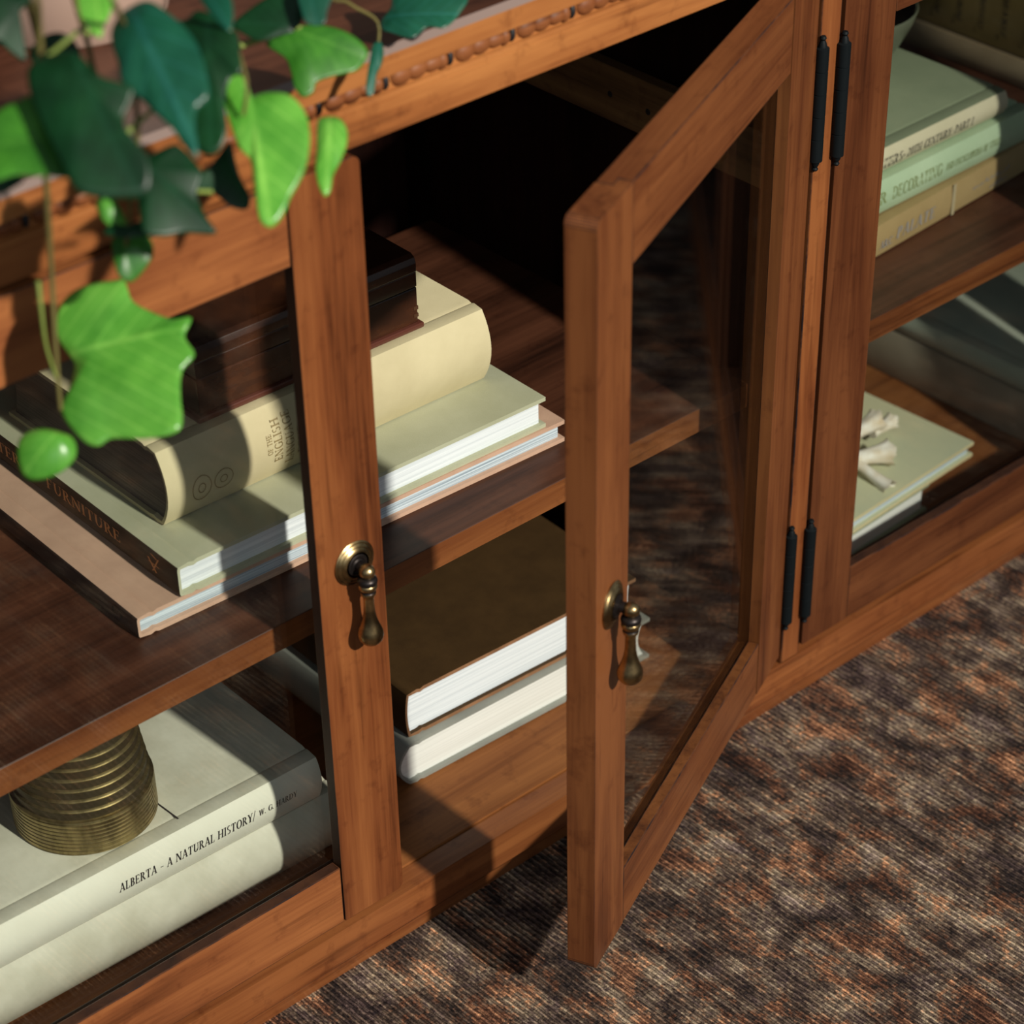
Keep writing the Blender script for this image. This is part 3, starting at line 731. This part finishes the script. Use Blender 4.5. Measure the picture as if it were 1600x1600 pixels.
for (x_, n_, z_) in ((xx + 0.028, 15, 0.0125), (xx + 0.052, 7, 0.0050)):
    for i in range(n_):
        a = x_ + i * 0.0034 + random.uniform(0, .0006); hh = random.uniform(.0012, .0040); zz = z_ + random.uniform(0, .0016)
        bm.faces.new([bm.verts.new(p) for p in ((a, -.002, zz), (a + .0016, -.002, zz + .0004), (a + .0021, -.002, zz + hh), (a + .0006, -.002, zz + hh * .9))])
obj('faint_lettering', bm, SILV, b)
KZ = SZ + 0.0289; KT = 0.0301
b, mp = book('pale green decorating book between the tan book and the grey sage book', (1.2400, 0.1190, KZ), R_(1.2), 0.322, 0.225, KT, '-y', MINT, PG_WW, 0.004, 0.003, 0.012)
fk = on_spine(0.004, KT)
qa, qb = wloc(b, 1378, 300, 0.119), wloc(b, 1462, 256, 0.119)
lettering(b, 'INTERIOR', INKG, lambda u, v: (qa.x - 0.058 + u + v * .1, fk(.011 + v), .011 + v), 0.0100, 0.0630)
lettering(b, 'DECORATING', INKG, lambda u, v: (qa.x + 0.012 + u + v * .1, fk(.011 + v), .011 + v), 0.0100, 0.0600)
lettering(b, 'AND ENCYCLOPEDIA OF STYLES', INKG, lambda u, v: (qa.x + 0.077 + u + v * .1, fk(.0125 + v), .0125 + v), 0.0058, 0.0700)
LZ = KZ + KT + 0.0002; LT = 0.0215
b, mp = book('grey sage cloth book with buff spine on top of the right shelf stack', (1.2380, 0.1270, LZ), R_(0.8), 0.296, 0.225, LT, '-y', DSAGE, PG_WW, 0.004, 0.0026, 0.012, BUFF)
fl_ = on_spine(0.004, LT)
qa = wloc(b, 1381, 257, 0.126)
lettering(b, 'MASTERS', INK, lambda u, v: (qa.x - 0.022 + u + v * .15, fl_(.0055 + v), .0055 + v), 0.0080, 0.0430)
lettering(b, '* 20TH CENTURY: PART I', INK, lambda u, v: (qa.x + 0.021 + u + v * .15, fl_(.0062 + v), .0062 + v), 0.0070, 0.0860)
# bowl on top
GBOWL = NT('grey_green_glaze').set(Base_Color=(0.115, 0.125, 0.085, 1), Roughness=0.30).m
DBOWL = plain('dark_blue_glaze', (0.008, 0.018, 0.028, 1), 0.2)
bt = thing('bowl', 'grey green bowl with dark blue inside standing on the grey sage book', 'bowl', (1.4600, 0.2420, LZ + LT + 0.0002))
bm = bmesh.new(); lathe(bm, [(0.0001, 0), (0.026, 0), (0.028, 0.002), (0.034, 0.012), (0.048, 0.032), (0.0600, 0.058), (0.0640, 0.072), (0.0632, 0.0735), (0.0615, 0.072), (0.0001, 0.0700)], n=56)
bm.free()
bm = bmesh.new(); lathe(bm, [(0.0001, 0), (0.026, 0), (0.028, 0.002), (0.034, 0.012), (0.047, 0.030), (0.0560, 0.048), (0.0590, 0.058), (0.0582, 0.0592), (0.0566, 0.058)], n=56)
obj('outer_shell', bm, GBOWL, bt, True, angle=60)
bm = bmesh.new(); lathe(bm, [(0.0566, 0.0580), (0.0540, 0.048), (0.045, 0.031), (0.030, 0.013), (0.0001, 0.006)], n=56)
obj('glazed_interior', bm, DBOWL, bt, True, angle=60)
# far stack on the right shelf
b, mp = book('thin light tan book lying flat at the far right of the right shelf', (1.6900, 0.0900, SZ), 0, 0.305, 0.21, 0.0250, '-x', cloth('light_tan_cloth', (0.30, 0.22, 0.13, 1), (0.38, 0.29, 0.18, 1)), PG_WW, 0.004, 0.003, 0.012)
b, mp = book('thick golden brown book with columns of lettering on the thin tan book', (1.6930, 0.0950, SZ + 0.0252), 0, 0.295, 0.20, 0.0640, '-x', cloth('golden_brown_cloth', (0.20, 0.14, 0.045, 1), (0.27, 0.19, 0.065, 1)), PG_D, 0.003, 0.003, 0.012)
for k in range(8):
    lettering(b, random.choice(['CENTURY', 'VOLUME', 'HISTORY', 'MODERN']), INK, lambda u, v, k=k: (-0.0035, 0.262 - k * 0.0250 - v * 1.0, 0.014 + u), 0.0052, 0.034 if k % 2 else 0.040)

# right bay, floor
b, mp = book('grey sage book lying on the cabinet floor under the cream edged book', (1.2450, 0.0520, FZ), R_(3.0), 0.203, 0.150, 0.0272, '-x', DSAGE, PG_WW, 0.002, 0.0028, 0.010)
bk = b
b, mp = book('pale sage book with cream edges carrying the white coral in the right bay', (1.2460, 0.0510, FZ + 0.0274), R_(3.0), 0.150, 0.206, 0.0140, '-x', CRSAGE, PG_B, 0, 0.0030, 0.010, edge=cloth('cream_edge', (0.60, 0.50, 0.28, 1), (0.68, 0.58, 0.34, 1)))
OZ = FZ + 0.0274 + 0.0142
CORAL = cloth('bleached_coral', (0.62, 0.50, 0.34, 1), (0.80, 0.76, 0.68, 1), 0.7, 0.3, False, 60)
bm = bmesh.new()
def flare(p, d, L, r):
    p, d = Vector(p), Vector(d).normalized(); s = d.cross(Vector((0, 0, 1))).normalized(); t = d.cross(s); n = 22
    ph = random.uniform(0, 6)
    rows = []
    for (h, rr, wv) in ((0, .75, 0), (.25, .70, .02), (.5, .78, .05), (.75, .90, .09), (.92, 1.08, .14), (1.0, 1.28, .2), (.99, 1.12, .2), (.8, .74, .05), (.4, .55, .0)):
        row = []
        for i in range(n):
            a = 2 * PI * i / n; q = r * (rr + wv * math.sin(5 * a + ph) * .6 + wv * .5 * math.sin(9 * a + 2 * ph))
            row.append(bm.verts.new(p + d * (L * h + wv * r * math.sin(4 * a + ph)) + (s * math.cos(a) + t * math.sin(a)) * q))
        rows.append(row)
    for A, B in zip(rows, rows[1:]):
        for i in range(n): bm.faces.new((A[i], A[(i + 1) % n], B[(i + 1) % n], B[i]))
    bm.faces.new(rows[0]); bm.faces.new(rows[-1][::-1])
zz = OZ + 0.012
flare((1.3560, 0.121, zz + .004), (1, -.05, .10), 0.038, 0.0078)
flare((1.3860, 0.117, zz - .001), (1, .05, .02), 0.026, 0.0058)
flare((1.3420, 0.100, zz + .001), (.85, -.30, -.05), 0.034, 0.0088)
flare((1.3600, 0.098, zz - .005), (1, -.1, -.08), 0.024, 0.0056)
flare((1.3440, 0.094, zz - .002), (.05, -.95, -.25), 0.034, 0.0058)
flare((1.3340, 0.118, zz), (.15, .7, .7), 0.034, 0.0075)
flare((1.3340, 0.105, zz), (-.6, .1, .6), 0.030, 0.008)
ball(bm, (1.338, 0.108, zz - .001), 0.016, 0.015, 0.0105)
tag(obj('coral', bm, CORAL, None, True, angle=80), 'small cluster of bleached white coral tubes resting on the pale sage book', 'coral')
b, mp = book('beige book on the cabinet floor at the right edge of the photo, lower of two', (1.5360, 0.0520, FZ), R_(0), 0.290, 0.23, 0.0460, '-x', cloth('beige_cloth', (0.30, 0.26, 0.18, 1), (0.37, 0.32, 0.23, 1)), PG_WW, 0.003, 0.003, 0.012)
b, mp = book('pale grey green book lying on the beige book at the right edge', (1.5370, 0.0560, FZ + 0.0462), R_(0), 0.285, 0.225, 0.0215, '-x', cloth('pale_grey_green', (0.38, 0.42, 0.33, 1), (0.45, 0.49, 0.39, 1)), PG_WW, 0.003, 0.003, 0.014)

# ------------------------------------------------------------------ potted ivy on top
def leafmat(name, c1, c2, rough=0.38):
    m = NT(name)
    uv = m.n('ShaderNodeUVMap'); sx = m.n('ShaderNodeSeparateXYZ'); m.l(uv.outputs[0], sx.inputs[0])
    ab = m.n('ShaderNodeMath', operation='ABSOLUTE'); m.l(sx.outputs[1], ab.inputs[0])
    ve = m.ramp(ab.outputs[0], [(0.0, (1, 1, 1, 1)), (0.035, (0, 0, 0, 1))])
    sv = m.n('ShaderNodeMath', operation='MULTIPLY_ADD', i_1=-1.1); m.l(ab.outputs[0], sv.inputs[0]); m.l(sx.outputs[0], sv.inputs[2])
    s2 = m.n('ShaderNodeMath', operation='MULTIPLY', i_1=5.0); m.l(sv.outputs[0], s2.inputs[0])
    fr = m.n('ShaderNodeMath', operation='PINGPONG', i_1=0.5); m.l(s2.outputs[0], fr.inputs[0])
    v2 = m.ramp(fr.outputs[0], [(0.0, (.7, .7, .7, 1)), (0.09, (0, 0, 0, 1))])
    va = m.mix(1.0, ve, v2, 'LIGHTEN')
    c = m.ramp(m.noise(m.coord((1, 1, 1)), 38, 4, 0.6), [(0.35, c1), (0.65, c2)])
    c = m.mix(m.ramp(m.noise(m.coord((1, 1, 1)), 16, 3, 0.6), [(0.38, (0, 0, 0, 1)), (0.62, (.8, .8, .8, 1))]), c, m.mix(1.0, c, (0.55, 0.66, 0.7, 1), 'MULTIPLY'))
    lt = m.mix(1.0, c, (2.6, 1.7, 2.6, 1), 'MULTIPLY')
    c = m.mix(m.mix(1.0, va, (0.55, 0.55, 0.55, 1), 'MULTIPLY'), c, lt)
    m.l(c, m.b.inputs['Base Color']); m.set(Roughness=rough)
    tl = m.n('ShaderNodeBsdfTranslucent'); m.l(m.mix(1.0, c, (1.4, 1.3, 0.5, 1), 'MULTIPLY'), tl.inputs['Color'])
    ms = m.n('ShaderNodeMixShader'); ms.inputs[0].default_value = 0.30
    m.l(m.b.outputs[0], ms.inputs[1]); m.l(tl.outputs[0], ms.inputs[2]); m.l(ms.outputs[0], m.out.inputs['Surface'])
    return m.m
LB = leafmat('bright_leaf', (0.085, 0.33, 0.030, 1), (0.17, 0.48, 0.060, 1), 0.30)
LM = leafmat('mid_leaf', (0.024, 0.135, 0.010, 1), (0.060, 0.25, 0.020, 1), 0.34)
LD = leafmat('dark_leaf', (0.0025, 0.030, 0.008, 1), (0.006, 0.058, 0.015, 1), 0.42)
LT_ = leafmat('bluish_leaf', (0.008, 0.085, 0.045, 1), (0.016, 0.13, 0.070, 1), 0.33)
STEM = cloth('ivy_stem', (0.09, 0.075, 0.025, 1), (0.14, 0.12, 0.035, 1), 0.6, 0.3, False)
STEMG = cloth('green_petiole', (0.16, 0.22, 0.04, 1), (0.22, 0.28, 0.07, 1), 0.6, 0.3, False)
plant = thing('potted_ivy', 'trailing green ivy in a pink and white pot on top of the sideboard', 'plant', (0.702, 0.156, 0.6529))
iv = Matrix.Translation(-Vector(plant.location))
bm = bmesh.new()
lathe(bm, [(0.0001, 0), (0.052, 0), (0.055, 0.003), (0.062, 0.034)], n=48, mi=0)
lathe(bm, [(0.0622, 0.034), (0.070, 0.075), (0.076, 0.118), (0.0765, 0.124), (0.074, 0.126), (0.071, 0.124), (0.066, 0.105)], n=48, mi=1)
obj('pot', bm, [plain('pink_bisque', (0.40, 0.27, 0.21, 1), 0.7), plain('white_glaze', (0.58, 0.57, 0.54, 1), 0.35)], plant, True)
bm = bmesh.new(); lathe(bm, [(0.0001, 0.104), (0.066, 0.104), (0.060, 0.109), (0.0001, 0.113)], n=32)
obj('soil', bm, plain('soil', (0.03, 0.02, 0.013, 1), 0.95), plant)
def vine(pts, r, mat=None):
    """pts = (px, py, y-plane) or world tuple; returns the vine mesh"""
    P = [on_y(p[0], p[1], p[2]) if abs(p[0]) > 3 or abs(p[1]) > 3 else Vector(p) for p in pts]
    bm = bmesh.new(); Q = crom(P, 6)
    tube(bm, [iv @ q for q in Q], [r * (1.15 - 0.5 * i / len(Q)) for i in range(len(Q))], 8)
    return obj('vine', bm, mat or STEM, plant, True)
VW = [Vector((0.40, 0.0, 0)), ]
FWD = -(M.transposed() @ Vector((0, 0, 1)))
def leaf(parent, outline, Y, mat, pet, tip, tilt=(0, 0), cup=0.10, fold=0.10, wav=0.0, origin=None, off=(0, 0), sc=1.0, k=4):
    """outline traced as seen, laid on a tilted plane at its own distance, then cupped, folded and thickened"""
    cv = lambda p: (off[0] + p[0] / sc, off[1] + p[1] / sc)
    pts = [cv(p) for p in outline]; pet = cv(pet); tip = cv(tip)
    cx = sum(p[0] for p in pts) / len(pts); cy = sum(p[1] for p in pts) / len(pts)
    C0 = on_y(cx, cy, Y)
    right = M.transposed() @ Vector((1, 0, 0)); upv = M.transposed() @ Vector((0, 1, 0))
    nrm = (-FWD + right * tilt[0] + upv * tilt[1]).normalized()
    def proj(p):
        d = ray(*p); return CAM + d * ((C0 - CAM).dot(nrm) / d.dot(nrm))
    B = [proj(tuple(q)[:2]) for q in crom([(p[0], p[1], 0) for p in pts], k, True)]
    T0, T1 = proj(pet), proj(tip); ax = (T1 - T0); Ln = ax.length; ax.normalize(); ac = nrm.cross(ax)
    ph = random.uniform(0, 6)
    bm = bmesh.new(); uvl = bm.loops.layers.uv.new('UVMap'); N = len(B); rings = []; data = {}
    cen = (T0 * 0.55 + C0 * 0.45)
    def mk(p, rr, i):
        u = (p - T0).dot(ax) / Ln; v = (p - T0).dot(ac) / Ln
        w_ = -cup * Ln * (rr ** 2) * 0.5 - cup * Ln * max(0, u) ** 2 * 0.5 + fold * Ln * min(math.sqrt(v * v + 0.0009), 0.45) + wav * Ln * math.sin(i / N * 2 * PI * 5 + ph) * rr ** 2
        vv = bm.verts.new(iv @ (p + nrm * w_)); data[vv] = (u, v); return vv
    c = mk(cen, 0, 0)
    for rr in (0.2, 0.4, 0.6, 0.8, 0.93, 1.0):
        rings.append([mk(cen + (b_ - cen) * rr, rr, i) for i, b_ in enumerate(B)])
    for i in range(N): bm.faces.new((c, rings[0][i], rings[0][(i + 1) % N]))
    for A, B2 in zip(rings, rings[1:]):
        for i in range(N): bm.faces.new((A[(i + 1) % N], A[i], B2[i], B2[(i + 1) % N]))
    for f_ in bm.faces:
        f_.smooth = True
        for lp in f_.loops: lp[uvl].uv = data[lp.vert]
    me = bpy.data.meshes.new('leaf'); bm.to_mesh(me); bm.free()
    o = link('leaf', me, parent, [mat])
    md = o.modifiers.new('thickness', 'SOLIDIFY'); md.thickness = 0.0004; md.offset = 0
    return o
RIM = lambda a, rr=0.066: (0.702 + rr * math.cos(a), 0.156 + rr * math.sin(a), 0.772)
v1 = vine([RIM(-2.0), (0.62, 0.10, 0.80), (40, -60, -0.10), (62, 60, -0.10), (72, 290, -0.09), (80, 420, -0.08), (88, 560, -0.08), (95, 640, -0.08)], 0.0016)
v2 = vine([RIM(-1.6), (0.66, 0.08, 0.79), (160, -40, -0.10), (200, 60, -0.10), (215, 200, -0.11), (205, 300, -0.10), (200, 360, -0.09), (190, 430, -0.08)], 0.0014)
v3 = vine([RIM(-1.0), (0.74, 0.08, 0.79), (330, -50, -0.08), (365, 60, -0.09), (385, 130, -0.11), (380, 180, -0.11)], 0.0013)
v4 = vine([RIM(-0.4), (0.79, 0.14, 0.79), (480, -50, -0.02), (545, 5, -0.02), (590, 35, -0.02), (588, 90, -0.03)], 0.0011)
tube_b = vine([(60, 440, -0.085), (64, 480, -0.085), (72, 540, -0.082), (88, 590, -0.08)], 0.0010, STEMG)
vine([(374, 72, -0.04), (420, 58, -0.04), (470, 42, -0.04)], 0.0013, STEMG)
vine([(198, 208, -0.125), (220, 188, -0.125), (244, 168, -0.12)], 0.0013, STEMG)
vine([(330, 300, -0.11), (300, 300, -0.115), (272, 312, -0.118)], 0.0010, STEMG)
A4 = dict(off=(0, 0), sc=4.0); B4 = dict(off=(300, 0), sc=3.81); C2 = dict(off=(0, 350), sc=2.4615)
vine([RIM(-2.4), (40, -30, -0.03), (52, 30, -0.02), (66, 85, 0.0)], 0.0022)
vine([RIM(-2.2), (110, -30, -0.04), (135, 60, -0.06), (150, 120, -0.08), (185, 210, -0.10)], 0.0016)
vine([RIM(-1.8), (150, 20, -0.06), (120, 50, -0.08), (78, 85, -0.12)], 0.0014, STEMG)
# leaves of the first vine
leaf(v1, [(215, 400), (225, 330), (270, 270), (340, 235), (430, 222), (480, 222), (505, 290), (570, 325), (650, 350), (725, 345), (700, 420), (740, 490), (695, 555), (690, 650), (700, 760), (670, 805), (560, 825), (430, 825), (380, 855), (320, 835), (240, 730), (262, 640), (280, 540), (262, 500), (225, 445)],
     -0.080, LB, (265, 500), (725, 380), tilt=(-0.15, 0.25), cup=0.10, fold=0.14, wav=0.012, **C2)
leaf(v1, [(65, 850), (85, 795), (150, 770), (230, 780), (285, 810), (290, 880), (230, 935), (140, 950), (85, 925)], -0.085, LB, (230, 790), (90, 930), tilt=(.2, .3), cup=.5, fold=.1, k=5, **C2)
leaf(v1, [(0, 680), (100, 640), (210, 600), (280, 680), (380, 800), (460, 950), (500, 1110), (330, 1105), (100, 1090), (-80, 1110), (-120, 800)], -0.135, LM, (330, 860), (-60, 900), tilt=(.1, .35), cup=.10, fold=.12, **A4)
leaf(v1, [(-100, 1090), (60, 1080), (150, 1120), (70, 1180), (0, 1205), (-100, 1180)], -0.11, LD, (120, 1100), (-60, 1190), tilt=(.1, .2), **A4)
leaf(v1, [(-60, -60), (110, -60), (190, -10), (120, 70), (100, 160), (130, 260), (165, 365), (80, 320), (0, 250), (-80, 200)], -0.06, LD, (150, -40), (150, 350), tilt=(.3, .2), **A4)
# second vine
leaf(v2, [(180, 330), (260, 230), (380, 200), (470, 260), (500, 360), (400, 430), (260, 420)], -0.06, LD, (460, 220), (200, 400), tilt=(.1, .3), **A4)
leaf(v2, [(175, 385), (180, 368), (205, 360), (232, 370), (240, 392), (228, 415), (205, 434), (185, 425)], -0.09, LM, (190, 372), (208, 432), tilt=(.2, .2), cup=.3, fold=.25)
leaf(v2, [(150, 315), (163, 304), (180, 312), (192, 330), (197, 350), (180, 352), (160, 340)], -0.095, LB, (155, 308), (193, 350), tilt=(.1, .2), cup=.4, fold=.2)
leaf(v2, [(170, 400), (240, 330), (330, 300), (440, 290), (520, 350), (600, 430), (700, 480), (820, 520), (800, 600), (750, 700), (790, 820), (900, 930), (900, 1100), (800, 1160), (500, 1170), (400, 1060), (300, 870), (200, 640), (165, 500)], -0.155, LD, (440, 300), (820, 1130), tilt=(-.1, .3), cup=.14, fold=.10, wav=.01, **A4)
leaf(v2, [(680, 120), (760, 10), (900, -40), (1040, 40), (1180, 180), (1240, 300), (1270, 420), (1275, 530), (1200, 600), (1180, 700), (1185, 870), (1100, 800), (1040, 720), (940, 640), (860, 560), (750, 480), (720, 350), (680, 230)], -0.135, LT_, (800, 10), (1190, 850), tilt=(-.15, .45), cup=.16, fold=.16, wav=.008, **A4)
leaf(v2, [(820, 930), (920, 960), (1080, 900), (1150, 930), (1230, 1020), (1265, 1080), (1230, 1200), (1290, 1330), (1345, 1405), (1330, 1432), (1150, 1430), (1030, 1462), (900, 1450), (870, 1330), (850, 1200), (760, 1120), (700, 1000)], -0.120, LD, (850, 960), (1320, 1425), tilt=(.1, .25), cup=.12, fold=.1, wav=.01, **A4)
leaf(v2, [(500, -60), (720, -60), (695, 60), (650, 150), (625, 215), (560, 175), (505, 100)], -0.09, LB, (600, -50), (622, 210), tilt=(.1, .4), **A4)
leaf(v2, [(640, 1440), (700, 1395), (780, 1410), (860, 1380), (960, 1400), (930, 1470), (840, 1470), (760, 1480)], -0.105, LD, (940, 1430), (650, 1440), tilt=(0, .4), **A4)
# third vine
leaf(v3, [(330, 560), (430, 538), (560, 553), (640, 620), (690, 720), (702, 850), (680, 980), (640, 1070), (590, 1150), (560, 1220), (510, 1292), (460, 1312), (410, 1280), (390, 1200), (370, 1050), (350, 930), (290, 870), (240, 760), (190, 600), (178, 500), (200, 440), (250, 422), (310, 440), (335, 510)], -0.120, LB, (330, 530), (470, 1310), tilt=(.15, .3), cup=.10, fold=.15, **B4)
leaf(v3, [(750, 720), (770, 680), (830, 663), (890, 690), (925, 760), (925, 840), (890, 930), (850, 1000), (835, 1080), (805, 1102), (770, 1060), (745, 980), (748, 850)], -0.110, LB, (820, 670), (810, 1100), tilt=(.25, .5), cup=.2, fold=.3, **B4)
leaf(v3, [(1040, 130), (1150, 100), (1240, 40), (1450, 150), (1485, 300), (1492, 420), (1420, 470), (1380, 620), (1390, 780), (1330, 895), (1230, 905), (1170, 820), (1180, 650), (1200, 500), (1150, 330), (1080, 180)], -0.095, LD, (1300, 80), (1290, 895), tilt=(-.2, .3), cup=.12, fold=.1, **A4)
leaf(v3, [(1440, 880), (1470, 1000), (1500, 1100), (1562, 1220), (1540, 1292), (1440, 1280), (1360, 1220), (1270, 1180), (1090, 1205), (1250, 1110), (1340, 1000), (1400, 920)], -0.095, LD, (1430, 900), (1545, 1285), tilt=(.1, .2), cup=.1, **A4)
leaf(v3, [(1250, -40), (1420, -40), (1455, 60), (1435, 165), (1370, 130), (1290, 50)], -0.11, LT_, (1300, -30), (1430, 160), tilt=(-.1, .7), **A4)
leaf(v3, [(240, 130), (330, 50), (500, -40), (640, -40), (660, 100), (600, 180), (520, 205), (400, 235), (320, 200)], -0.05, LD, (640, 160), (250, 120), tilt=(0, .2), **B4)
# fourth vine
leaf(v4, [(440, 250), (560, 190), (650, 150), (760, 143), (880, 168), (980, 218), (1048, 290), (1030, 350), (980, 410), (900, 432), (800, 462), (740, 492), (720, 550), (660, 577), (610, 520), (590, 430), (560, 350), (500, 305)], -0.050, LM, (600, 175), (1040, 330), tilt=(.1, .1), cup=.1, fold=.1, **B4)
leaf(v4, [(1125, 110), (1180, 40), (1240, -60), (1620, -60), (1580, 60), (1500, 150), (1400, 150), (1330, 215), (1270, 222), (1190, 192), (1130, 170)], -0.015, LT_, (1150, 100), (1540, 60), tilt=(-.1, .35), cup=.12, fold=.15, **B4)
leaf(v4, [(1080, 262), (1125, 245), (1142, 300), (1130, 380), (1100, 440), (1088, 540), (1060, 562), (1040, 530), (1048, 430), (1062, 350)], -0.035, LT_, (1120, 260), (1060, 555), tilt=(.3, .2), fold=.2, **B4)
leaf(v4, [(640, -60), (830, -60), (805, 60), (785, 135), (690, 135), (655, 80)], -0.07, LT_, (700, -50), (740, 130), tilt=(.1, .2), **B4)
